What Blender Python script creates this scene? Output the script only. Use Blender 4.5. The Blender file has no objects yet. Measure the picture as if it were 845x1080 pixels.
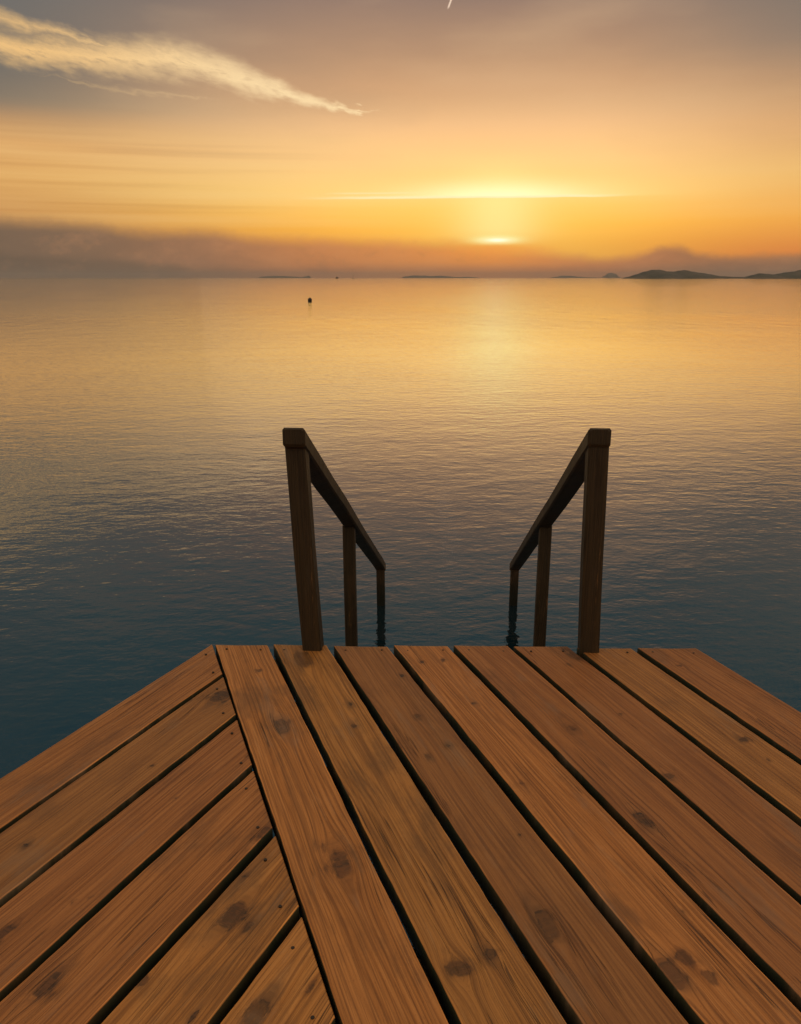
import bpy, bmesh, math, random
from mathutils import Vector, Matrix, noise as mnoise
random.seed(7)
R = math.radians
sc = bpy.context.scene
col = sc.collection

# ------------------------------------------------------------------ levels (metres)
WATER_Z = 0.0
DECK_Z = 1.20            # top of the deck boards
EYE_Z = DECK_Z + 1.40    # camera
SUN_AZ, SUN_EL = 6.5, 2.5   # degrees, azimuth clockwise from +Y

# ------------------------------------------------------------------ helpers
def srgb(r, g, b):
    f = lambda c: (c / 12.92 if c <= 0.04045 else ((c + 0.055) / 1.055) ** 2.4)
    return (f(r / 255), f(g / 255), f(b / 255), 1.0)

def tag(o, label=None, cat=None, group=None, kind=None):
    if label: o['label'] = label
    if cat: o['category'] = cat
    if group: o['group'] = group
    if kind: o['kind'] = kind
    return o

def empty(name, loc=(0, 0, 0), rz=0.0):
    o = bpy.data.objects.new(name, None); col.objects.link(o)
    o.location = loc; o.rotation_euler.z = rz
    o.empty_display_size = 0.2
    return o

def link_bm(name, bm, mat, parent=None, smooth=False, normals=True):
    me = bpy.data.meshes.new(name)
    if normals: bmesh.ops.recalc_face_normals(bm, faces=bm.faces[:])
    bm.to_mesh(me); bm.free()
    if mat: me.materials.append(mat)
    if smooth:
        for p in me.polygons: p.use_smooth = True
    o = bpy.data.objects.new(name, me); col.objects.link(o)
    if parent: o.parent = parent
    return o

def add_beam(bm, p, q, w, h, up=Vector((0, 0, 1)), bevel=0.004, wob=0.0, seg=1, endup=False):
    """rectangular timber from p to q (w across, h along 'up'), bevelled; endup keeps the end cuts vertical"""
    p, q = Vector(p), Vector(q)
    d = (q - p).normalized()
    s = d.cross(up).normalized(); t = s.cross(d).normalized()
    if endup:
        k = Vector((0, 0, 1)) / t.z
        t = k * 1.0
    b = bevel
    prof = [(-w/2 + b, -h/2), (w/2 - b, -h/2), (w/2, -h/2 + b), (w/2, h/2 - b),
            (w/2 - b, h/2), (-w/2 + b, h/2), (-w/2, h/2 - b), (-w/2, -h/2 + b)]
    rings = []
    n = max(1, seg)
    L = (q - p).length
    stops = [0.0, b / L] + [i / n for i in range(1, n)] + [1 - b / L, 1.0]
    for i, f in enumerate(stops):
        k = 1.0
        sh = (1 - 2 * b / min(w, h)) if i in (0, len(stops) - 1) else 1.0
        c = p.lerp(q, f)
        if wob:
            c = c + s * wob * (mnoise.noise(c * 2.3) ) + t * wob * (mnoise.noise(c * 2.3 + Vector((9, 3, 1))))
        rings.append([bm.verts.new(c + s * x * sh + t * y * sh) for x, y in prof])
    for a, c in zip(rings, rings[1:]):
        for i in range(8):
            bm.faces.new((a[i], a[(i + 1) % 8], c[(i + 1) % 8], c[i]))
    bm.faces.new(rings[0][::-1]); bm.faces.new(rings[-1])

def add_lathe(bm, prof, segs=24, z0=0.0, cx=0.0, cy=0.0):
    rings = []
    for r, z in prof:
        rings.append([bm.verts.new((cx + r * math.cos(2 * math.pi * k / segs), cy + r * math.sin(2 * math.pi * k / segs), z0 + z)) for k in range(segs)])
    for a, b in zip(rings, rings[1:]):
        for k in range(segs):
            bm.faces.new((a[k], a[(k + 1) % segs], b[(k + 1) % segs], b[k]))
    bm.faces.new(rings[0][::-1]); bm.faces.new(rings[-1])

# ---- tiny node expression wrapper
class X:
    def __init__(s, nt, sock): s.nt, s.s = nt, sock
    def _m(s, op, *o, clamp=False):
        n = s.nt.nodes.new('ShaderNodeMath'); n.operation = op; n.use_clamp = clamp
        for i, a in enumerate((s,) + o):
            if isinstance(a, X): s.nt.links.new(a.s, n.inputs[i])
            else: n.inputs[i].default_value = a
        return X(s.nt, n.outputs[0])
    def __add__(s, o): return s._m('ADD', o)
    __radd__ = __add__
    def __mul__(s, o): return s._m('MULTIPLY', o)
    __rmul__ = __mul__
    def __sub__(s, o): return s._m('SUBTRACT', o)
    def __rsub__(s, o): return (s * -1.0) + o
    def __truediv__(s, o): return s._m('DIVIDE', o)
    def pow(s, o): return s._m('POWER', o)
    def abs(s): return s._m('ABSOLUTE')
    def exp(s): return s._m('EXPONENT')
    def sin(s): return s._m('SINE')
    def max(s, o): return s._m('MAXIMUM', o)
    def min(s, o): return s._m('MINIMUM', o)
    def step(s, a, b, to0=0.0, to1=1.0):          # smoothstep a..b
        n = s.nt.nodes.new('ShaderNodeMapRange'); n.interpolation_type = 'SMOOTHSTEP'
        vals = (s, a, b, to0, to1)
        if not isinstance(a, X) and not isinstance(b, X) and a > b:
            vals = (s, b, a, to1, to0)
        for i, v in enumerate(vals):
            if isinstance(v, X): s.nt.links.new(v.s, n.inputs[i])
            else: n.inputs[i].default_value = v
        return X(s.nt, n.outputs[0])
    def curve(s, pts, x0, x1, y0, y1):            # smooth curve through pts, given in real units
        n = s.nt.nodes.new('ShaderNodeFloatCurve')
        c = n.mapping.curves[0]
        q = [((a - x0) / (x1 - x0), (b - y0) / (y1 - y0)) for a, b in pts]
        c.points[0].location = q[0]; c.points[1].location = q[-1]
        for a in q[1:-1]: c.points.new(*a)
        n.mapping.update()
        t = (s - x0) / (x1 - x0)
        t = t._m('MAXIMUM', 0.0)._m('MINIMUM', 1.0)
        s.nt.links.new(t.s, n.inputs['Value'])
        return X(s.nt, n.outputs[0]) * (y1 - y0) + y0

def vec(nt, x, y, z=0.0):
    n = nt.nodes.new('ShaderNodeCombineXYZ')
    for i, a in enumerate((x, y, z)):
        if isinstance(a, X): nt.links.new(a.s, n.inputs[i])
        else: n.inputs[i].default_value = a
    return X(nt, n.outputs[0])

def nz(nt, v, scale=1.0, detail=4.0, rough=0.5, dist=0.0, color=False):
    n = nt.nodes.new('ShaderNodeTexNoise'); n.noise_dimensions = '3D'
    nt.links.new(v.s, n.inputs['Vector'])
    n.inputs['Scale'].default_value = scale; n.inputs['Detail'].default_value = detail
    n.inputs['Roughness'].default_value = rough; n.inputs['Distortion'].default_value = dist
    return X(nt, n.outputs['Color' if color else 'Fac'])

def mix(nt, f, a, b, mode='MIX'):
    n = nt.nodes.new('ShaderNodeMix'); n.data_type = 'RGBA'; n.blend_type = mode; n.clamp_factor = True
    for sck, v in ((n.inputs[0], f), (n.inputs[6], a), (n.inputs[7], b)):
        if isinstance(v, X): nt.links.new(v.s, sck)
        else: sck.default_value = v
    return X(nt, n.outputs[2])

def ramp(nt, x, stops, x0=0.0, x1=1.0, interp='LINEAR'):
    n = nt.nodes.new('ShaderNodeValToRGB'); cr = n.color_ramp; cr.interpolation = interp
    q = [((a - x0) / (x1 - x0), c) for a, c in stops]
    cr.elements[0].position = q[0][0]; cr.elements[0].color = q[0][1]
    cr.elements[1].position = q[-1][0]; cr.elements[1].color = q[-1][1]
    for p, c in q[1:-1]:
        e = cr.elements.new(p); e.color = c
    t = (x - x0) / (x1 - x0)
    nt.links.new(t.s, n.inputs[0])
    return X(nt, n.outputs[0])

def sep(nt, v):
    n = nt.nodes.new('ShaderNodeSeparateXYZ'); nt.links.new(v.s, n.inputs[0])
    return [X(nt, o) for o in n.outputs]

def material(name):
    m = bpy.data.materials.new(name); m.use_nodes = True
    nt = m.node_tree
    return m, nt, nt.nodes['Principled BSDF']

def attr(nt, name):
    n = nt.nodes.new('ShaderNodeAttribute'); n.attribute_name = name
    return X(nt, n.outputs['Fac'])

def setin(nt, node, key, v):
    if isinstance(v, X): nt.links.new(v.s, node.inputs[key])
    else: node.inputs[key].default_value = v

def bump(nt, h, strength, distance, prev=None):
    n = nt.nodes.new('ShaderNodeBump')
    n.inputs['Strength'].default_value = strength; n.inputs['Distance'].default_value = distance
    nt.links.new(h.s, n.inputs['Height'])
    if prev is not None: nt.links.new(prev.s, n.inputs['Normal'])
    return X(nt, n.outputs[0])

# ------------------------------------------------------------------ SKY (world)
world = bpy.data.worlds.new('World'); sc.world = world; world.use_nodes = True
nt = world.node_tree
bg = nt.nodes['Background']
tc = nt.nodes.new('ShaderNodeTexCoord')
dx, dy, dz = sep(nt, X(nt, tc.outputs['Generated']))
az = dx._m('ARCTAN2', dy) * (180 / math.pi)           # degrees clockwise from +Y
el = dz._m('ARCSINE') * (180 / math.pi)
e = el.max(-2.0)
# clear-air colours by elevation at three azimuths
HIGH = [(26, srgb(92,120,126)), (34, srgb(80,124,140)), (44, srgb(92,124,136)), (60, srgb(220,196,166)), (90, srgb(248,222,188))]  # topmost stops, out of view, brightened and warmed to fill-light the deck
left = ramp(nt, e, [(-2, srgb(180,124,76)), (2.6, srgb(188,132,78)), (4.2, srgb(206,148,84)), (6.0, srgb(224,168,96)), (7.8, srgb(216,160,98)),
                    (9.0, srgb(190,146,101)), (10.0, srgb(136,122,104)), (11.6, srgb(112,109,102)), (17, srgb(104,106,106))] + HIGH, -2, 90)
mid = ramp(nt, e, [(-2, srgb(236,144,62)), (2.2, srgb(246,166,60)), (3.6, srgb(251,188,76)), (5.2, srgb(250,212,126)), (7.2, srgb(243,204,138)), (9.4, srgb(234,190,138)),
                   (11.4, srgb(212,165,122)), (13.6, srgb(182,144,114)), (16.5, srgb(146,121,108))] + HIGH, -2, 90)
right = ramp(nt, e, [(-2, srgb(222,126,64)), (1.6, srgb(232,138,64)), (3.6, srgb(240,170,76)), (6.0, srgb(234,186,112)), (8.5, srgb(216,168,116)),
                     (11.3, srgb(184,146,112)), (13.2, srgb(146,125,108)), (16.2, srgb(120,113,106))] + HIGH, -2, 90)
back = ramp(nt, e, [(-2, srgb(150,128,116)), (8, srgb(176,148,130)), (20, srgb(190,164,144)), (50, srgb(216,190,162)), (90, srgb(248,222,188))], -2, 90)  # unseen sky behind the camera, brightened to light the deck
wl = az.step(-2.0, -27.0)
wr = az.step(11.0, 27.0)
sky = mix(nt, wl, mid, left)
sky = mix(nt, wr, sky, right)
sky = mix(nt, 1.0, sky, mix(nt, ((az - SUN_AZ) * (az - SUN_AZ) * -0.004).exp() * el.step(1.5, 4.0) * el.step(11.5, 7.0), (0, 0, 0, 1), (0.24, 0.06, 0.0, 1)), 'ADD')
sky = mix(nt, az.abs().step(45.0, 120.0), sky, back)
P = vec(nt, az * 0.10, el * 0.9, 0.0)
# long horizontal veils between 3 and 11 degrees
veil = nz(nt, vec(nt, az * 0.022, el * 1.25 - az * 0.006, 3.0), 1.0, 5.0, 0.55)
vm = el.step(2.0, 4.5) * el.step(9.8, 7.4)
sky = mix(nt, (veil - 0.40).max(0.0) * 1.3 * vm * az.step(16.0, -14.0, 0.35, 1.0), sky, srgb(252,208,138))
sky = mix(nt, (0.47 - veil).max(0.0) * 1.4 * vm * az.step(2.0, -18.0), sky, srgb(168,128,92))
# broad soft mottling of the high haze
mot = nz(nt, vec(nt, az * 0.06, el * 0.22, 9.0), 1.0, 4.0, 0.5) - 0.5
sky = mix(nt, (mot * 0.9).abs() * el.step(4.0, 12.0), sky, mix(nt, mot.step(-0.02, 0.02), srgb(120,108,100), srgb(236,196,150)))
# --- wispy cirrus reaching in from the upper left
nA = nz(nt, vec(nt, az * 0.30 + el * 0.12, el * 0.95 + az * 0.10, 1.0), 1.0, 6.0, 0.6) - 0.5
nB = nz(nt, vec(nt, az * 0.55 - el * 0.5, el * 2.9 + az * 0.75, 5.0), 1.0, 6.0, 0.62, 0.4) - 0.5
nD = nz(nt, vec(nt, az * 0.9 + el * 0.4, el * 1.3, 35.0), 1.0, 5.0, 0.6) - 0.5
def wisp(pts, wid, edge, amp):
    c = az.curve(pts, -36, 0, 4, 22)
    w = az.curve(wid, -36, 0, 0, 3)
    d = ((el + nA * amp + nB * amp * 0.45 + nD * amp * 0.6) - c) / (w + 0.02)
    return d.abs().step(1.0, edge) * (w * 8.0).min(1.0)
w1 = wisp([(-36,15.2),(-30,14.6),(-25.5,13.05),(-20,12.55),(-15,12.75),(-11.5,12.3),(-8.5,11.45),(-6,10.9),(-3.5,10.35),(-2,10.2),(0,10.1)],
          [(-36,1.5),(-30,1.4),(-25,1.15),(-20,1.3),(-15,1.45),(-11,1.3),(-8.5,1.0),(-6,0.6),(-3.6,0.24),(-1.6,0.03),(0,0)], -0.1, 1.2)
w2 = wisp([(-36,17.5),(-30,15.9),(-26,14.7),(-23.5,14.1),(-20,13.5),(-15,12.9),(0,12)], [(-36,1.4),(-30,1.1),(-26,1.05),(-23.5,0.85),(-20,0.5),(-16,0.0),(0,0)], -0.45, 1.1)
w3 = wisp([(-36,12.5),(-22,11.35),(-17,10.9),(-14,10.75),(-10,10.6),(0,10)], [(-36,0),(-22,0.05),(-19,0.18),(-16,0.28),(-13,0.12),(-11,0.0),(0,0)], -0.6, 1.3)
wis = w1.max(w2 * 0.95).max(w3 * 0.30)
nC = nz(nt, vec(nt, az * 0.8 + el * 0.5, el * 1.5 + az * 0.2, 31.0), 1.0, 6.0, 0.6) - 0.5
tex = (nB * 2.0 + nC * 1.2 + nA * 0.8 + 1.05).max(0.15).min(1.0)
sky = mix(nt, wis * tex * 0.95, sky, mix(nt, az.step(-24.0, -6.0), srgb(246,198,130), srgb(255,224,172)))
# thin bright contrail high above
ct = ((az - 3.05 - (el - 15.95) * 0.42).abs()).step(0.09, 0.02) * el.step(15.7, 15.9) * el.step(19.0, 17.5)
sky = mix(nt, ct * 0.75, sky, srgb(255,226,200))
# --- sun glow and the burning cirrus streak above the sun
sa = az - SUN_AZ; se = el - SUN_EL
glow = ((sa * sa) * -0.012 + (se * se) * -0.085).exp()
sky = mix(nt, glow * 0.45, sky, srgb(255,220,104))
shaft = ((sa * sa) * -0.13).exp() * el.step(1.7, 3.2) * el.step(8.2, 4.4)
sky = mix(nt, shaft * 0.75, sky, srgb(255,244,158))
stl = az.curve([(-40,4.4),(-14,4.85),(-4,5.0),(0,5.03),(6.5,5.06),(11.5,5.02),(14.5,5.02),(18,4.95),(40,4.4)], -40, 40, 0, 8)
ss = el + nz(nt, vec(nt, az * 0.25, el * 0.5, 2.0), 1.0, 3.0, 0.5) * 0.16 - 0.08 - stl
stv = ss.step(-0.02, 0.10) * ss.step(1.7, -0.1) 
sth = ((sa * sa) * -0.03).exp()
sky = mix(nt, (stv * (stv * 0.5 + 0.5) * sth).min(1.0) * 0.9, sky, (1.45, 1.18, 0.66, 1))
lin = ss.step(-0.02, 0.04) * ss.step(0.22, 0.07) * az.step(-7.5, -1.0) * az.step(15.5, 11.0)
sky = mix(nt, lin * 0.85, sky, srgb(255,244,190))
s2 = (ss - 0.30)
lin2 = s2.step(-0.03, 0.03) * s2.step(0.14, 0.05) * az.step(-5.5, -3.0) * az.step(3.0, -1.0)
sky = mix(nt, lin2 * 0.5, sky, srgb(255,240,180))
# --- low cloud bank over the sea horizon
bn = nz(nt, vec(nt, az * 0.35, el * 0.6, 11.0), 1.0, 5.0, 0.6) - 0.5
bn2 = nz(nt, vec(nt, az * 1.6, el * 2.2, 15.0), 1.0, 4.0, 0.6) - 0.5
top = az.curve([(-60,4.2),(-30,3.9),(-26,3.72),(-20,3.5),(-16,3.15),(-13,3.22),(-10,2.85),(-4,2.72),(0,2.62),(3.5,2.5),(6.5,2.2),(9,1.95),(12,1.55),(14.3,1.4),(15.6,1.5),(16.6,1.85),(17.6,2.05),(18.6,1.9),(19.6,1.55),(22,1.42),(26,1.5),(34,1.9),(60,2.2)], -60, 60, 0, 6)
bd = top + bn * 0.7 + bn2 * 0.28 - el
bsoft = az.step(4.0, 20.0, 0.95, 0.5)
bank = bd.step(-0.25, bsoft)
bcol = ramp(nt, az, [(-60, srgb(88,82,78)), (-27, srgb(104,91,79)), (-20, srgb(119,97,81)), (-13, srgb(152,110,86)), (-6, srgb(196,126,82)), (0, srgb(216,136,80)), (6, srgb(228,138,70)),
                     (10, srgb(214,132,76)), (15, srgb(186,120,84)), (19, srgb(158,108,80)), (26, srgb(146,108,80)), (60, srgb(110,92,82))], -60, 60)
inner = ramp(nt, az, [(-60, srgb(82,78,74)), (-27, srgb(86,80,72)), (-16, srgb(104,88,76)), (-8, srgb(168,110,80)), (0, srgb(194,122,78)), (6, srgb(200,122,78)), (14, srgb(180,114,82)), (19, srgb(142,104,82)), (26, srgb(118,96,80)), (60, srgb(100,88,82))], -60, 60)
low = (el + bn * 0.35 - az.curve([(-60,1.8),(-27,1.45),(-20,1.15),(-15,0.9),(-10,0.7),(0,0.9),(12,0.8),(20,0.9),(27,1.0),(60,1.2)], -60, 60, 0, 3)).step(0.22, -0.35)
bc = mix(nt, low, bcol, inner)
bc = mix(nt, (bn * 1.5 + bn2 * 0.9).abs().min(0.45) * 0.7, bc, mix(nt, bn.step(-0.02, 0.02), srgb(104,86,76), srgb(206,146,104)))
bank = bank * az.abs().step(140.0, 70.0)
sky = mix(nt, bank * 0.90, sky, bc)
# sun disc, flattened by the bank it sinks into
hot = ((sa * sa) * -0.55 + (el - 2.42) * (el - 2.42) * -15.0).exp()
rim = (el - 2.02 + bn2 * 0.2).step(0.0, 0.20)
sky = mix(nt, (hot * 2.4).min(1.0) * rim, sky, srgb(255,246,160))
ember = ((sa * sa) * -0.09 + (el - 1.75) * (el - 1.75) * -3.0).exp()
sky = mix(nt, ember * 0.65, sky, srgb(250,160,70))
core = ((sa * sa) * -1.6 + (el - 2.42) * (el - 2.42) * -60.0).exp() * rim
nish = nt.nodes.new('ShaderNodeTexSky'); nish.sky_type = 'NISHITA'; nish.sun_disc = False
nish.sun_elevation = R(SUN_EL); nish.sun_rotation = R(SUN_AZ); nish.dust_density = 2.0; nish.air_density = 1.2
sky = mix(nt, 1.0, sky, mix(nt, 1.0, X(nt, nish.outputs[0]), (0.003, 0.003, 0.003, 1), 'MULTIPLY'), 'ADD')
sky = mix(nt, core, sky, (1.5, 1.3, 0.9, 1))
nt.links.new(sky.s, bg.inputs['Color'])
SKY_STRENGTH = 1.0
bg.inputs['Strength'].default_value = SKY_STRENGTH

sun = bpy.data.lights.new('sun', 'SUN'); sun.energy = 0.02; sun.angle = R(40.0); sun.color = (1.0, 0.68, 0.36)
so = bpy.data.objects.new('sun', sun); col.objects.link(so)
sd = Vector((math.sin(R(SUN_AZ)) * math.cos(R(SUN_EL)), math.cos(R(SUN_AZ)) * math.cos(R(SUN_EL)), math.sin(R(SUN_EL))))
so.rotation_euler = (-sd).to_track_quat('-Z', 'Y').to_euler()
so.location = (6, 40, 12)

# ------------------------------------------------------------------ materials
def wood_material(name, c_dark, c_mid, c_light, rough=0.55, boards=True, spec=0.35):
    m, nt, bs = material(name)
    pu, pv, sd_, kd = attr(nt, 'pu'), attr(nt, 'pv'), attr(nt, 'seed'), attr(nt, 'kd')
    if not boards:
        t = nt.nodes.new('ShaderNodeTexCoord')
        x, y, z = sep(nt, X(nt, t.outputs['Object']))
        pu, pv = z, x + y * 0.9
        kd = x * 0.0 + 9.0; sd_ = x * 0.0 + 3.0
    warp = nz(nt, vec(nt, pu * 0.9, pv * 7.0, sd_ * 31.0), 1.0, 2.0, 0.5)
    # growth rings cut lengthwise: a slow field across the board, quantised into bands
    fld = pv * 62.0 + warp * 10.0
    ring = (fld * 6.283).sin() * 0.5 + 0.5
    late = ring.pow(2.2)
    fine = nz(nt, vec(nt, pu * 2.6, pv * 260.0, sd_ * 17.0), 1.0, 3.0, 0.65)
    lines = nz(nt, vec(nt, pu * 1.1, pv * 140.0 + warp * 6.0, sd_ * 19.0), 1.0, 2.0, 0.5)
    streak = nz(nt, vec(nt, pu * 1.0, pv * 80.0 + warp * 4.0, sd_ * 7.0), 1.0, 4.0, 0.6)
    blotch = nz(nt, vec(nt, pu * 3.0, pv * 9.0, sd_ * 13.0), 1.0, 4.0, 0.6)
    grime = nz(nt, vec(nt, pu * 1.7, pv * 4.0, sd_ * 5.0 + 40.0), 1.0, 6.0, 0.65)
    c = mix(nt, (streak - 0.5) * 3.0 + 0.55 + late * -0.10, c_mid, c_light)
    c = mix(nt, late * 0.36 * blotch.step(0.30, 0.62), c, c_dark)
    c = mix(nt, fine.step(0.50, 0.60) * 0.45, c, c_dark)
    c = mix(nt, fine.step(0.42, 0.34) * 0.30, c, c_light)
    c = mix(nt, lines.step(0.54, 0.64) * 0.45, c, c_dark)
    c = mix(nt, lines.step(0.40, 0.30) * 0.35, c, c_light)
    c = mix(nt, blotch.step(0.52, 0.75) * 0.38, c, c_dark)
    c = mix(nt, grime.step(0.52, 0.66) * 0.50, c, (0.095, 0.052, 0.027, 1))
    scuff = nz(nt, vec(nt, pu * 3.2, pv * 26.0, sd_ * 23.0), 1.0, 5.0, 0.7)
    c = mix(nt, scuff.step(0.58, 0.72) * 0.35, c, (0.52, 0.27, 0.12, 1))
    # narrow drying cracks
    crack = nz(nt, vec(nt, pu * 2.6, pv * 85.0, sd_ * 3.0 + 8.0), 1.0, 2.0, 0.5)
    cm = crack.step(0.72, 0.80) * blotch.step(0.40, 0.55)
    c = mix(nt, cm * 0.7, c, (0.03, 0.018, 0.01, 1))
    # long fine checks that follow the grain
    ck = nz(nt, vec(nt, pu * 0.55, pv * 30.0 + warp * 2.0, sd_ * 29.0), 1.0, 3.0, 0.55)
    ckm = (ck - 0.5).abs().step(0.010, 0.003) * nz(nt, vec(nt, pu * 2.2, pv * 7.0, sd_ * 41.0), 1.0, 3.0, 0.5).step(0.52, 0.60)
    c = mix(nt, ckm * 0.75, c, (0.035, 0.018, 0.009, 1))
    fleck = nz(nt, vec(nt, pu * 90.0, pv * 330.0, sd_), 1.0, 3.0, 0.7)
    c = mix(nt, fleck.step(0.58, 0.70) * 0.35, c, c_dark)
    if boards: c = mix(nt, attr(nt, 'dull'), c, mix(nt, streak, (0.16, 0.056, 0.028, 1), (0.33, 0.130, 0.062, 1)))
    # knots
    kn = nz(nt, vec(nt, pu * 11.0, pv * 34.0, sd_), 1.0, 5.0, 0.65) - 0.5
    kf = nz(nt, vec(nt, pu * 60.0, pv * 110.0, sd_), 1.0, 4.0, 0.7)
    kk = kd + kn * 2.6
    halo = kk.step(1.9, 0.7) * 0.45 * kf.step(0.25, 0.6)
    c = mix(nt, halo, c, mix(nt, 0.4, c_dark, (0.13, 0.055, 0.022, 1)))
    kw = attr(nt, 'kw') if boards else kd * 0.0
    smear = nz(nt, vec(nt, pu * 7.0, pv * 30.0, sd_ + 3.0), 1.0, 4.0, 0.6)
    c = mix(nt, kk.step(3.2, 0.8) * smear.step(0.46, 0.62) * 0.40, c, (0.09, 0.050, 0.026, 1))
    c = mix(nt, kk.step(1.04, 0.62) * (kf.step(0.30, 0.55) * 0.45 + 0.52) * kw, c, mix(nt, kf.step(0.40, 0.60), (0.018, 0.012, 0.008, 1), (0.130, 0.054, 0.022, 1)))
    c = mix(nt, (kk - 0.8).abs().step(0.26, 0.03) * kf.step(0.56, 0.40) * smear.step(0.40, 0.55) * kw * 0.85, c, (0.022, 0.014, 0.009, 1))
    if boards:                                       # the sides between boards are coloured a dark green-grey
        side_nz = nz(nt, vec(nt, pu * 9.0, pv * 9.0, sd_), 1.0, 4.0)
        c = mix(nt, attr(nt, 'side') * (side_nz * 0.5 + 0.72).min(1.0), c, (0.022, 0.026, 0.014, 1))
    else:                                            # wet, weedy foot of the posts
        zz = sep(nt, X(nt, nt.nodes.new('ShaderNodeNewGeometry').outputs['Position']))[2]
        c = mix(nt, (zz + fine * 0.12 + blotch * 0.15).step(0.50, 0.16) * 0.95, c, (0.007, 0.010, 0.006, 1))
    wear = nz(nt, vec(nt, pu * 2.4 + 5.0, pv * 10.0, sd_ * 11.0), 1.0, 6.0, 0.7)
    c = mix(nt, wear.step(0.55, 0.68) * 0.34, c, (0.26, 0.165, 0.105, 1) if boards else (0.05, 0.04, 0.028, 1))
    # tone differs from board to board and carries the painted edge light
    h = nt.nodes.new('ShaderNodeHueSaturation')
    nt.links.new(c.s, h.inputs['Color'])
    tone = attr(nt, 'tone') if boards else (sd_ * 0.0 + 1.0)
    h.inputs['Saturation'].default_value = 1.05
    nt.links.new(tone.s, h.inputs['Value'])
    hs = (sd_ * 77.7).sin() * 0.004 + 0.503
    nt.links.new(hs.s, h.inputs['Hue'])
    nt.links.new(h.outputs[0], bs.inputs['Base Color'])
    setin(nt, bs, 'Roughness', (fine * 0.25 + grime * 0.2 + (rough - 0.2)))
    bs.inputs['Specular IOR Level'].default_value = spec
    hgt = late * -0.35 + fine * -0.7 + cm * -1.6 + ckm * -2.0 + kk.step(1.0, 0.3) * -0.5 + streak * 0.5
    setin(nt, bs, 'Normal', bump(nt, hgt, 0.7, 0.0026))
    return m

M_board = wood_material('deck_wood', (0.125, 0.047, 0.015, 1), (0.385, 0.155, 0.046, 1), (0.51, 0.225, 0.076, 1))
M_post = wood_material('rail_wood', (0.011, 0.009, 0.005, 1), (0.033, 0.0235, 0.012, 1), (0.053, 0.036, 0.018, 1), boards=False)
M_beam = wood_material('beam_wood', (0.03, 0.025, 0.015, 1), (0.07, 0.055, 0.034, 1), (0.10, 0.08, 0.05, 1), boards=False)

M_steel, nt, bs = material('screw_steel')
bs.inputs['Base Color'].default_value = (0.05, 0.035, 0.025, 1); bs.inputs['Metallic'].default_value = 0.6; bs.inputs['Roughness'].default_value = 0.55

# water
M_water, nt, bs = material('sea_water')
g = nt.nodes.new('ShaderNodeNewGeometry')
wx, wy, wz = sep(nt, X(nt, g.outputs['Position']))
dist = (wx * wx + wy * wy).pow(0.5)
bs.inputs['Base Color'].default_value = (0.003, 0.012, 0.017, 1)
bs.inputs['IOR'].default_value = 1.48
bs.inputs['Specular IOR Level'].default_value = 0.5
setin(nt, bs, 'Roughness', dist.step(10.0, 160.0, 0.03, 0.06) + dist.step(60.0, 900.0, 0.0, 0.10))
a = nz(nt, vec(nt, wx * 2.6 + wy * 0.6, wy * 4.2 - wx * 0.4, 0.0), 1.0, 3.0, 0.55)
b = nz(nt, vec(nt, wx * 6.4 + wy * 2.2, wy * 10.5 - wx * 2.2, 4.0), 1.0, 3.0, 0.55)
d = nz(nt, vec(nt, wx * 0.5 - wy * 0.2, wy * 0.8, 9.0), 1.0, 2.0, 0.5)
cc = nz(nt, vec(nt, wx * 0.06, wy * 0.06, 7.0), 1.0, 3.0, 0.5)         # calm and ruffled patches
ruf = cc.step(0.30, 0.66, 0.7, 1.15)
f1 = nz(nt, vec(nt, wx * 0.8 + wy * 0.06, wy * 0.26, 21.0), 1.0, 4.0, 0.6)
f2 = nz(nt, vec(nt, wx * 0.22 - wy * 0.01, wy * 0.055, 23.0), 1.0, 4.0, 0.6)
hgt = (a * 0.0080 + b * 0.0036 + d * 0.012) * ruf + f1 * dist.step(15.0, 70.0, 0.0, 0.040) + f2 * dist.step(60.0, 300.0, 0.0, 0.16)
nrm = bump(nt, hgt, 1.0, 1.0)
setin(nt, bs, 'Normal', nrm); setin(nt, bs, 'Coat Normal', nrm)
bs.inputs['Coat Weight'].default_value = 0.9; bs.inputs['Coat IOR'].default_value = 1.333; bs.inputs['Coat Roughness'].default_value = 0.04

# ------------------------------------------------------------------ SEA
bm = bmesh.new()
segs = 96
radii = [0.0, 6, 14, 30, 80, 200, 600, 2000, 6000, 15000]
prev = None
c0 = bm.verts.new((0, 0, WATER_Z))
for r in radii[1:]:
    ringv = [bm.verts.new((r * math.cos(2 * math.pi * k / segs), r * math.sin(2 * math.pi * k / segs), WATER_Z)) for k in range(segs)]
    for k in range(segs):
        if prev is None: bm.faces.new((c0, ringv[k], ringv[(k + 1) % segs]))
        else: bm.faces.new((prev[k], ringv[k], ringv[(k + 1) % segs], prev[(k + 1) % segs]))
    prev = ringv
sea = link_bm('sea', bm, M_water, normals=False)
tag(sea, 'calm rippled sea turning from gold to dark teal', 'sea', kind='structure')

# ------------------------------------------------------------------ DECK
A = Vector((-0.740, 2.940))                       # far corner where the two board directions meet
AZ1, AZ2 = R(-20.2), R(25.0)
d1 = Vector((math.sin(AZ1), math.cos(AZ1))); n1 = Vector((d1.y, -d1.x))
d2 = Vector((math.sin(AZ2), math.cos(AZ2))); n2 = Vector((d2.y, -d2.x))
THICK = 0.058
deck = empty('wooden_deck', (0.3, 0.6, 0.0))
tag(deck, 'brown wooden swimming deck of wide boards laid in two directions above the sea', 'deck')
deck_inv = Matrix.Translation((-0.3, -0.6, 0.0))

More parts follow.
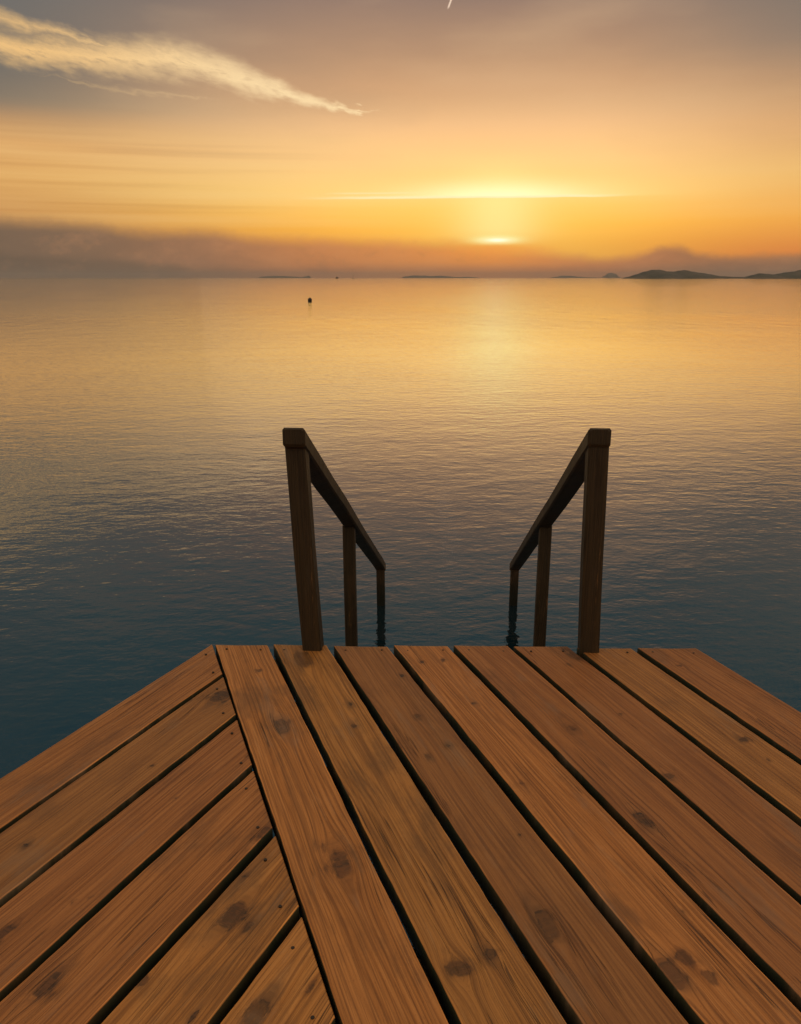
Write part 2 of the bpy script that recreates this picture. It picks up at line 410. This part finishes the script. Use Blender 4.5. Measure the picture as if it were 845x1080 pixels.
class Boards:
    """collects boards laid in one direction into one mesh with board coordinates stored per vertex"""
    def __init__(s, d, n):
        s.d, s.n = d, n; s.bm = bmesh.new(); s.data = []
    def add(s, v0, v1, u0, u1, knots, tone, zoff, tilt=0.0, dull=0.0):
        """u0, u1 are functions of v (slanted end cuts)"""
        bm = s.bm; seed = random.random()
        w = v1 - v0; b = 0.003
        inner = [v0 + b, v0 + b + 0.0012] + [v0 + b + (w - 2 * b) * i / 18 for i in range(1, 18)] + [v1 - b - 0.0012, v1 - b]
        prof = [(v0 + 0.004, -THICK), (v0, -THICK + 0.004), (v0, -b), (v0 + b * 0.3, -b * 0.3)] + \
               [(v, 0.0) for v in inner] + [(v1 - b * 0.3, -b * 0.3), (v1, -b), (v1, -THICK + 0.004), (v1 - 0.004, -THICK)]
        L = u1((v0 + v1) / 2) - u0((v0 + v1) / 2)
        n = int(L / 0.016)
        stops = [0.0, 0.003 / L] + [i / n for i in range(1, n)] + [1 - 0.003 / L, 1.0]
        rings = []
        vm_ = (v0 + v1) / 2
        for k, f in enumerate(stops):
            ring = []
            end = k in (0, len(stops) - 1)
            for (v, z) in prof:
                u = u0(v) + (u1(v) - u0(v)) * f
                # slight wander of the edges, shallow cupping of the face, worn ends
                edge = max(0.0, abs(v - vm_) / (w / 2) - 0.8) / 0.2
                vv = v + edge * 0.0016 * mnoise.noise(Vector((u * 17.0, seed * 20 + (3 if v > vm_ else 0), 5))) + edge * 0.0028 * mnoise.noise(Vector((u * 3.1, seed * 50 + (7 if v > vm_ else 0), 2)))
                zz = z + zoff + tilt * (v - vm_) - 0.0018 * (1 - ((v - vm_) / (w / 2)) ** 2) + 0.0012 * mnoise.noise(Vector((u * 1.5, v * 6, seed * 90)))
                if end: zz -= 0.003
                p = A + s.d * u + s.n * vv
                ring.append(bm.verts.new((p.x, p.y, DECK_Z + zz)))
                pv = v; kd = 9.0; kw = 0.0
                for (ku, kv, ru, rv) in knots:
                    du, dv = (u - ku) / ru, (v - kv) / rv
                    r = math.sqrt(du * du + dv * dv)
                    h_ = math.sin(ku * 91.7 + kv * 47.3) * 0.5 + 0.5
                    r *= 1.0 + 0.55 * mnoise.noise(Vector((du * 0.9 + h_ * 30, dv * 0.9, h_ * 9)))
                    if r < kd: kd = r; kw = 0.6 + 0.4 * h_
                    du2 = (u - ku) / (ru * 2.4); r2 = du2 * du2 + ((v - kv) / (rv * 1.6)) ** 2
                    pv -= rv * 0.75 * math.tanh((v - kv) / (rv * 0.5)) * math.exp(-r2)
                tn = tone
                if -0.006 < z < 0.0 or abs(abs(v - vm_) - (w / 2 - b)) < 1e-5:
                    tn = tone * (1.25 + (0.75 if v > vm_ else 0.15) * (0.5 + mnoise.noise(Vector((u * 4, seed * 70, v)))))  # rim light painted along the board edges, strongest on the right
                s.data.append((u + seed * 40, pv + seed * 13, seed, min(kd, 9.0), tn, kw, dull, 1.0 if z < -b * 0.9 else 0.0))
            rings.append(ring)
        m = len(prof)
        for r0, r1 in zip(rings, rings[1:]):
            for i in range(m):
                bm.faces.new((r0[i], r0[(i + 1) % m], r1[(i + 1) % m], r1[i]))
        bm.faces.new(rings[0]); bm.faces.new(rings[-1][::-1])
    def build(s, name, mat, parent):
        me = bpy.data.meshes.new(name)
        bmesh.ops.recalc_face_normals(s.bm, faces=s.bm.faces[:])
        s.bm.to_mesh(me); s.bm.free()
        me.transform(deck_inv)
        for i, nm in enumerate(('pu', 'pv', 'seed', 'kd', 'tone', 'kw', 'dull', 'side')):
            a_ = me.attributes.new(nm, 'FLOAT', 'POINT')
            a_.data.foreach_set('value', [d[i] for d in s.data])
        me.materials.append(mat)
        for p in me.polygons: p.use_smooth = len(p.vertices) == 4
        o = bpy.data.objects.new(name, me); col.objects.link(o); o.parent = parent
        md = o.modifiers.new('edges', 'EDGE_SPLIT'); md.split_angle = R(50)
        return o

# boards running to the front edge; knots are (u along, v across, half length, half width) on the board
KM = {0: [(-0.684, 0.119, 0.05, 0.028), (-1.369, 0.126, 0.05, 0.036), (-0.283, 0.126, 0.014, 0.014)],
      1: [(-0.779, 0.342, 0.03, 0.012), (-0.64, 0.371, 0.02, 0.01), (-1.048, 0.371, 0.008, 0.006), (-1.763, 0.348, 0.02, 0.015), (-1.778, 0.267, 0.022, 0.028)],
      2: [(-0.79, 0.56, 0.016, 0.012), (-1.028, 0.501, 0.014, 0.01), (-0.991, 0.583, 0.013, 0.011), (-1.727, 0.504, 0.045, 0.022), (-1.773, 0.487, 0.012, 0.008), (-1.441, 0.59, 0.008, 0.005), (-0.508, 0.607, 0.012, 0.01)],
      3: [(-0.786, 0.767, 0.01, 0.008), (-1.918, 0.732, 0.026, 0.02), (-1.94, 0.678, 0.03, 0.03), (-1.976, 0.75, 0.016, 0.011), (-1.245, 0.702, 0.008, 0.007), (-0.447, 0.796, 0.012, 0.01), (-0.434, 0.715, 0.012, 0.01), (-1.805, 0.817, 0.01, 0.007)],
      4: [(-1.039, 1.0, 0.03, 0.02), (-1.51, 0.934, 0.035, 0.02)],
      5: [(-1.359, 1.132, 0.015, 0.016), (-0.64, 1.23, 0.02, 0.01), (-1.013, 1.203, 0.014, 0.01)],
      6: [(-1.28, 1.476, 0.017, 0.018), (-1.392, 1.463, 0.012, 0.009)],
      7: [(-0.798, 1.614, 0.012, 0.016)]}
KL = {1: [(-1.172, 0.299, 0.016, 0.014), (-0.333, 0.281, 0.05, 0.04), (-0.403, 0.193, 0.014, 0.012), (-0.76, 0.349, 0.008, 0.006)],
      2: [(-1.391, 0.492, 0.03, 0.016), (-0.85, 0.514, 0.01, 0.006), (-1.266, 0.564, 0.01, 0.006), (-1.236, 0.585, 0.006, 0.005)],
      3: [(-1.46, 0.691, 0.035, 0.02), (-0.873, 0.826, 0.04, 0.015)],
      4: [(-1.137, 0.923, 0.05, 0.026), (-1.153, 0.976, 0.03, 0.012), (-1.028, 0.876, 0.012, 0.008), (-1.388, 1.013, 0.018, 0.006), (-1.365, 0.86, 0.016, 0.012)],
      5: [(-1.341, 1.123, 0.05, 0.02), (-1.225, 1.188, 0.02, 0.007)]}
KM[1].append((-0.24, 0.298, 0.085, 0.035)); KM[5].append((-0.55, 1.305, 0.06, 0.03))  # dark patches at the post feet: contact shadow and stain painted as knots
front = lambda v: -0.388 * v - 0.004
B1 = Boards(d1, n1)
edges1 = [(a_ - 0.0025, b_ + 0.0025) for a_, b_ in [(0.002, 0.193), (0.219, 0.411), (0.442, 0.634), (0.666, 0.858), (0.889, 1.082), (1.113, 1.305), (1.337, 1.530), (1.561, 1.768)]]
tones1 = [1.06, 1.0, 0.90, 1.07, 0.95, 0.93, 0.98, 0.96]
for i, (v0, v1) in enumerate(edges1):
    j = random.uniform(-0.008, 0.008)
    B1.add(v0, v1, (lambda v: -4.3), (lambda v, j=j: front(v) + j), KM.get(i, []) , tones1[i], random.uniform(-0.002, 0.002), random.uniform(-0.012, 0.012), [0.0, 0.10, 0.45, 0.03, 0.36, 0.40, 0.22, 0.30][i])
B1.build('lengthwise_boards', M_board, deck)
B2 = Boards(d2, n2)
edges2 = [(-0.008, 0.178), (0.200, 0.398), (0.421, 0.616), (0.639, 0.834), (0.859, 1.048), (1.071, 1.268), (1.290, 1.488), (1.510, 1.706), (1.728, 1.926), (1.95, 2.148), (2.17, 2.37)]
tones2 = [0.98, 0.92, 0.95, 0.98, 1.03, 1.10, 1.0, 0.95, 1.0, 0.98, 1.0]
for i, (v0, v1) in enumerate(edges2):
    j = random.uniform(-0.004, 0.004)
    B2.add(v0, v1, (lambda v: -3.3 - 0.2 * v), (lambda v, j=j: -0.993 * v - 0.014 + j), KL.get(i, []), tones2[i], random.uniform(-0.003, 0.001), random.uniform(-0.010, 0.010), ([0.25, 0.38, 0.25, 0.12, 0.0, 0.0] + [0.2] * 6)[i])
B2.build('diagonal_boards', M_board, deck)

def W1(u, v): return A + d1 * u + n1 * v
def W2(u, v): return A + d2 * u + n2 * v
def dpart(name, bm, mat):
    bmesh.ops.transform(bm, matrix=deck_inv, verts=bm.verts[:])
    return link_bm(name, bm, mat, deck)
zb = DECK_Z - THICK
# screws: two at each board end, and where the boards cross a beam
def screw(p):
    bm = bmesh.new()
    rr = 0.0042
    vs = [bm.verts.new((p.x + rr * math.cos(k * math.pi / 4), p.y + rr * math.sin(k * math.pi / 4), DECK_Z + 0.0006)) for k in range(8)]
    lo = [bm.verts.new((p.x + rr * 1.1 * math.cos(k * math.pi / 4), p.y + rr * 1.1 * math.sin(k * math.pi / 4), DECK_Z - 0.006)) for k in range(8)]
    bm.faces.new(vs)
    for k in range(8): bm.faces.new((lo[k], lo[(k + 1) % 8], vs[(k + 1) % 8], vs[k]))
    dpart('screw_head', bm, M_steel)
for i, (v0, v1) in enumerate(edges1):
    for back_ in (0.045,):
        for v in (v0 + 0.035, v1 - 0.035):
            screw(W1(front(v) - back_ + random.uniform(-.006, .006), v + random.uniform(-.006, .006)))
for i, (v0, v1) in enumerate(edges2):
    for back_ in (0.05,):
        for v in (v0 + 0.035, v1 - 0.035):
            screw(W2(-0.993 * v - 0.014 - back_ + random.uniform(-.006, .006), v + random.uniform(-.006, .006)))

# beams below the boards
def beam(p, q, w, h, z):
    bm = bmesh.new()
    add_beam(bm, (p.x, p.y, z), (q.x, q.y, z), w, h)
    dpart('beam', bm, M_beam)
zj = zb - 0.004 - 0.075
for k in range(5):                                   # joists parallel to the front edge
    bk = 0.045 + 0.785 * k
    beam(W1(front(0.0) - bk, 0.03), W1(front(1.74) - bk, 1.74), 0.06, 0.15, zj)
for k in range(3):
    off = 0.05 + 0.825 * k
    beam(W2(-0.993 * 0.03 - off, 0.03), W2(-0.993 * 2.3 - off, 2.3), 0.06, 0.15, zj - 0.003)
# piles standing in the sea
for p in (W1(-0.30, 0.25), W1(-0.85, 1.55), W1(-2.4, 0.25), W1(-2.9, 1.55), W2(-1.1, 0.14), W2(-2.6, 0.14), W2(-3.3, 1.9), W1(-4.1, 0.9)):
    bm = bmesh.new()
    add_lathe(bm, [(0.095, -1.6), (0.095, 0.2), (0.09, DECK_Z - 0.20)], 16, 0.0, p.x, p.y)
    o = dpart('pile', bm, M_beam)

# ---- swim stairs going down into the sea between the handrails
ST = R(3.8)
sdv = Vector((math.sin(ST), math.cos(ST))); snv = Vector((sdv.y, -sdv.x))
S0 = Vector((0.185, 2.93))
slope = 1.735 / 3.39
for k in range(1, 9):
    run = 0.36 * k
    z = DECK_Z - run * slope - 0.20
    if z < -0.75: break
    c = S0 + sdv * (run + 0.02)
    bm = bmesh.new()
    a_ = c - snv * 0.48; b_ = c + snv * 0.48
    add_beam(bm, (a_.x, a_.y, z), (b_.x, b_.y, z), 0.24, 0.04)
    dpart('stair_tread', bm, M_beam)
for s in (-1, 1):
    bm = bmesh.new()
    a_ = S0 + snv * 0.465 * s + sdv * 0.05; b_ = a_ + sdv * 3.2
    add_beam(bm, (a_.x, a_.y, DECK_Z - 0.34), (b_.x, b_.y, DECK_Z - 0.34 - 3.2 * slope), 0.045, 0.20)
    dpart('stringer', bm, M_beam)

# ------------------------------------------------------------------ HANDRAILS
def handrail(x_base, x_top, ybase, side, label):
    root = empty('handrail', (x_base, ybase, DECK_Z), -ST)
    tag(root, label, 'handrail', 'handrails of the swim stairs')
    M = Matrix.Translation((x_base, ybase, DECK_Z)) @ Matrix.Rotation(-ST, 4, 'Z')
    Mi = M.inverted()
    def part(name, bm, mat=M_post):
        bmesh.ops.transform(bm, matrix=Mi, verts=bm.verts[:])
        return link_bm(name, bm, mat, root)
    up = Vector((sdv.x, sdv.y, 0))
    rl = lambda f: Vector((x_top + 0.222 * f, 2.862 + 3.39 * f, DECK_Z + 0.846 - 1.735 * f))
    # upper post, leaning a little as in life
    bm = bmesh.new()
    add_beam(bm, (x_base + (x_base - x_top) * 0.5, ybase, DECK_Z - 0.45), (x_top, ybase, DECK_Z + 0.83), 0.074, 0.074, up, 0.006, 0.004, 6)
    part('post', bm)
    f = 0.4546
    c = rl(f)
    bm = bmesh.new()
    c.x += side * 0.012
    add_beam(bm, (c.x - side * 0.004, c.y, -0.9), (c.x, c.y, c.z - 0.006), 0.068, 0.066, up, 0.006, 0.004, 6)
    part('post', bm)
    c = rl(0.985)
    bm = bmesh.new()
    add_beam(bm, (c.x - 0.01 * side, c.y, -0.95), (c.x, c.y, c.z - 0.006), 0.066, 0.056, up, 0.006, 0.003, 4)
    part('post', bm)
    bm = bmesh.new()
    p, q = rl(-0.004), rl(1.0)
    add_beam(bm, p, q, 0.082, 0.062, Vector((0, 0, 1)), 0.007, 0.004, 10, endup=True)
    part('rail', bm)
    return root
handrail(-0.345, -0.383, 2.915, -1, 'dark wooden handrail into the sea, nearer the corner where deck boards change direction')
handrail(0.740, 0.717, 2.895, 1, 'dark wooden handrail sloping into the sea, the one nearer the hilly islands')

# ------------------------------------------------------------------ BUOY
M_buoy, nt, bs = material('buoy_plastic')
g = nt.nodes.new('ShaderNodeTexCoord')
k = nz(nt, X(nt, g.outputs['Object']), 6.0, 4.0)
setin(nt, bs, 'Base Color', mix(nt, k, (0.020, 0.016, 0.014, 1), (0.045, 0.035, 0.028, 1)))
bs.inputs['Roughness'].default_value = 0.6
by = Vector((-10.5, 96.5, 0.0))
buoy = empty('buoy', by); buoy.scale = (0.82, 0.82, 0.68)
tag(buoy, 'small round dark mooring buoy alone on the golden water', 'buoy')
bm = bmesh.new()
add_lathe(bm, [(0.05, -0.16), (0.18, -0.12), (0.26, 0.0), (0.295, 0.16), (0.285, 0.30), (0.22, 0.44), (0.12, 0.52), (0.07, 0.54)], 24)
link_bm('float', bm, M_buoy, buoy, smooth=True)
bm = bmesh.new()
tor = []
for i in range(20):
    t = 2 * math.pi * i / 20
    tor.append([bm.verts.new(((0.075 + 0.018 * math.cos(q)) * math.cos(t), 0.018 * math.sin(q), 0.60 + (0.075 + 0.018 * math.cos(q)) * math.sin(t))) for q in [2 * math.pi * j / 8 for j in range(8)]])
for i in range(20):
    for j in range(8):
        bm.faces.new((tor[i][j], tor[(i + 1) % 20][j], tor[(i + 1) % 20][(j + 1) % 8], tor[i][(j + 1) % 8]))
link_bm('mooring_ring', bm, M_buoy, buoy, smooth=True)

# ------------------------------------------------------------------ FAR LAND
M_land, nt, bs = material('scrub_hillside')
g = nt.nodes.new('ShaderNodeNewGeometry')
k = nz(nt, X(nt, g.outputs['Position']), 0.02, 5.0, 0.6)
setin(nt, bs, 'Base Color', mix(nt, k.step(0.35, 0.65), (0.030, 0.040, 0.028, 1), (0.085, 0.075, 0.052, 1)))
bs.inputs['Roughness'].default_value = 0.95
F, CX, CY, TH = 850.0, 422.5, 540.0, math.atan(247 / 850)
def island(name, Y, prof, depth, label, seed):
    """ridge whose crest heights are given along its length; prof = (x metres, crest height metres)"""
    bm = bmesh.new()
    nx, ny = 110, 26
    x0, x1 = prof[0][0], prof[-1][0]
    def crest(x):
        for (a0, h0), (a1, h1) in zip(prof, prof[1:]):
            if a0 <= x <= a1:
                t = (x - a0) / (a1 - a0); t = t * t * (3 - 2 * t)
                return h0 + (h1 - h0) * t
        return 0
    rows = []
    hm = max(h for _, h in prof)
    for i in range(nx + 1):
        x = x0 + (x1 - x0) * i / nx
        hc = crest(x)
        row = []
        for j in range(ny + 1):
            t = j / ny * 2 - 1
            wv = 0.25 * mnoise.noise(Vector((x * 0.006, seed, 0)))
            s = max(0.0, 1 - abs(t - wv * 0.6) ** 1.3)
            wid = depth * (0.25 + 0.75 * min(1, hc / hm))
            n = mnoise.fractal(Vector((x * 0.012, t * 2.2, seed)), 0.9, 2.0, 5)
            z = hc * s * (1 + 0.14 * n * (1 - s * 0.6)) + 0.02 * hm * n * s - 0.8
            if j in (0, ny) or i in (0, nx): z = -1.5
            row.append(bm.verts.new((x, Y + wid * t, z)))
        rows.append(row)
    for r0, r1 in zip(rows, rows[1:]):
        for j in range(ny):
            bm.faces.new((r0[j], r1[j], r1[j + 1], r0[j + 1]))
    o = link_bm(name, bm, M_land, smooth=True)
    return tag(o, label, 'island', kind='structure')
def px(Y):                                           # metres per picture unit at distance Y, for reading sizes off the shoreline
    return Y * (math.cos(TH) + 0.0) / F * 1.0 / math.cos(TH) ** 2 * math.cos(TH)
def prof(Y, pts):
    s = Y * math.cos(TH) / F
    sv = Y / (F * math.cos(TH)) 
    sv = Y / 885.0 / 1.0 * (math.cos(TH) ** 0)
    return [((x - CX) * s, h_ * sv) for x, h_ in pts]
island('island', 3000, prof(3000, [(654,0),(662,2.0),(672,4.6),(680,7.6),(688,9.3),(695,9.1),(703,7.3),(710,6.9),(716,8.2),(721,9.0),(728,7.4),(738,6.2),(748,4.8),(760,2.9),(775,2.0),(786,1.9),(796,1.0),(800,0)]), 190,
       'hilly dark island with two rounded peaks on the horizon', 1.0)
island('island', 2700, prof(2700, [(780,0),(786,1.4),(794,4.2),(800,5.6),(808,5.2),(816,4.7),(822,5.6),(830,6.6),(838,7.4),(846,9.3),(858,11.5),(875,12),(900,9),(940,5),(980,0)]), 180,
       'dark hilly headland cut by the picture edge, beyond the long tail of the two-peaked island', 2.0)
island('island', 13500, prof(13500, [(634,0),(637,2.2),(641,4.8),(645,5.2),(649,4.4),(653,1.5),(656,0)]), 160, 'faint dome-shaped islet in haze beside the two-peaked island', 3.0)
island('island', 13000, prof(13000, [(578,0),(586,1.2),(593,2.4),(602,2.3),(610,1.4),(620,0.8),(632,0.5),(640,0)]), 200, 'low faint islet below and just to one side of the setting sun', 4.0)
island('island', 12000, prof(12000, [(270,0),(277,1.6),(286,2.2),(298,2.1),(308,1.6),(318,1.0),(326,2.4),(329,0)]), 200, 'low faint strip of land on the horizon above the buoy', 5.0)
island('island', 12500, prof(12500, [(422,0),(428,1.8),(436,2.6),(446,2.5),(455,2.0),(466,2.4),(474,1.6),(484,0.9),(492,1.3),(502,0.7),(508,0)]), 200, 'long low faint strip of land near the middle of the horizon', 6.0)

# a far sail and a moored boat on the horizon
M_boat, nt, bs = material('boat_paint')
k = nz(nt, X(nt, nt.nodes.new('ShaderNodeTexCoord').outputs['Object']), 1.0, 3.0)
setin(nt, bs, 'Base Color', mix(nt, k, (0.05, 0.04, 0.035, 1), (0.09, 0.075, 0.06, 1)))
def hull(L, B, H):
    bm = bmesh.new(); rings = []
    for i in range(13):
        t = i / 12
        w = B * math.sin(math.pi * (0.12 + 0.88 * (1 - t) ** 0.0 * (1 - t))) ** 0.5 if t > 0.5 else B * (0.75 + 0.25 * math.sin(math.pi * t))
        w = max(w, 0.05); sheer = H * (1 + 0.35 * t * t)
        x = (t - 0.5) * L
        rings.append([bm.verts.new((x, -w / 2, sheer)), bm.verts.new((x, -w * 0.38, -0.2)), bm.verts.new((x, 0, -0.6)), bm.verts.new((x, w * 0.38, -0.2)), bm.verts.new((x, w / 2, sheer))])
    for a_, b_ in zip(rings, rings[1:]):
        for k in range(5): bm.faces.new((a_[k], a_[(k + 1) % 5], b_[(k + 1) % 5], b_[k]))
    bm.faces.new(rings[0]); bm.faces.new(rings[-1][::-1])
    return bm
Yb = 3000.0; sx = Yb * math.cos(TH) / F
sb = empty('sailboat', ((372.5 - CX) * sx, Yb, 0), 1.2)
tag(sb, 'tiny far sailboat showing only as a thin mast on the horizon', 'sailboat')
link_bm('hull', hull(11, 3.4, 1.2), M_boat, sb)
bm = bmesh.new(); add_lathe(bm, [(0.30, 0.8), (0.26, 9.0), (0.14, 17.0)], 10); link_bm('mast', bm, M_boat, sb)
bm = bmesh.new(); add_beam(bm, (0.3, 0, 2.4), (-4.6, 0, 2.4), 0.5, 0.5); link_bm('boom', bm, M_boat, sb)
mb = empty('motor_boat', ((355.5 - CX) * sx, Yb, 0), 0.1)
tag(mb, 'tiny dark boat lying low on the horizon beside the thin mast', 'boat')
link_bm('hull', hull(11, 4.0, 3.2), M_boat, mb)
bm = bmesh.new(); add_beam(bm, (-2.5, 0, 5.0), (1.5, 0, 5.0), 2.6, 3.0, bevel=0.3); link_bm('cabin', bm, M_boat, mb)

# ------------------------------------------------------------------ AIR
HAZE = 0.00008
M_haze, nt, bs = material('haze')
out = nt.nodes['Material Output']; nt.nodes.remove(bs)
pvn = nt.nodes.new('ShaderNodeVolumePrincipled')
pvn.inputs['Color'].default_value = (0.80, 0.76, 0.72, 1); pvn.inputs['Density'].default_value = HAZE; pvn.inputs['Anisotropy'].default_value = 0.3
nt.links.new(pvn.outputs[0], out.inputs['Volume'])
bm = bmesh.new()
bmesh.ops.create_cube(bm, size=1.0)
bmesh.ops.transform(bm, matrix=Matrix.Translation((0, 0, 45)) @ Matrix.Diagonal((32000, 32000, 94, 1)), verts=bm.verts[:])
hz = link_bm('haze', bm, M_haze)
tag(hz, 'thin warm haze over the sea', 'haze', kind='stuff')

# ------------------------------------------------------------------ CAMERA
cam = bpy.data.cameras.new('camera'); co = bpy.data.objects.new('camera', cam); col.objects.link(co)
cam.sensor_fit = 'VERTICAL'; cam.sensor_height = 24.0; cam.lens = 24.0 * 850 / 1080
cam.clip_start = 0.05; cam.clip_end = 60000
co.location = (0, 0, EYE_Z)
co.rotation_euler = (math.pi / 2 - TH, 0, 0)
sc.camera = co

vs = sc.view_settings
vs.view_transform = 'Standard'; vs.look = 'None'; vs.exposure = 0.0; vs.gamma = 1.0; vs.use_curve_mapping = False
sc.cycles.max_bounces = 6; sc.cycles.volume_bounces = 0
sc.cycles.sample_clamp_indirect = 8.0
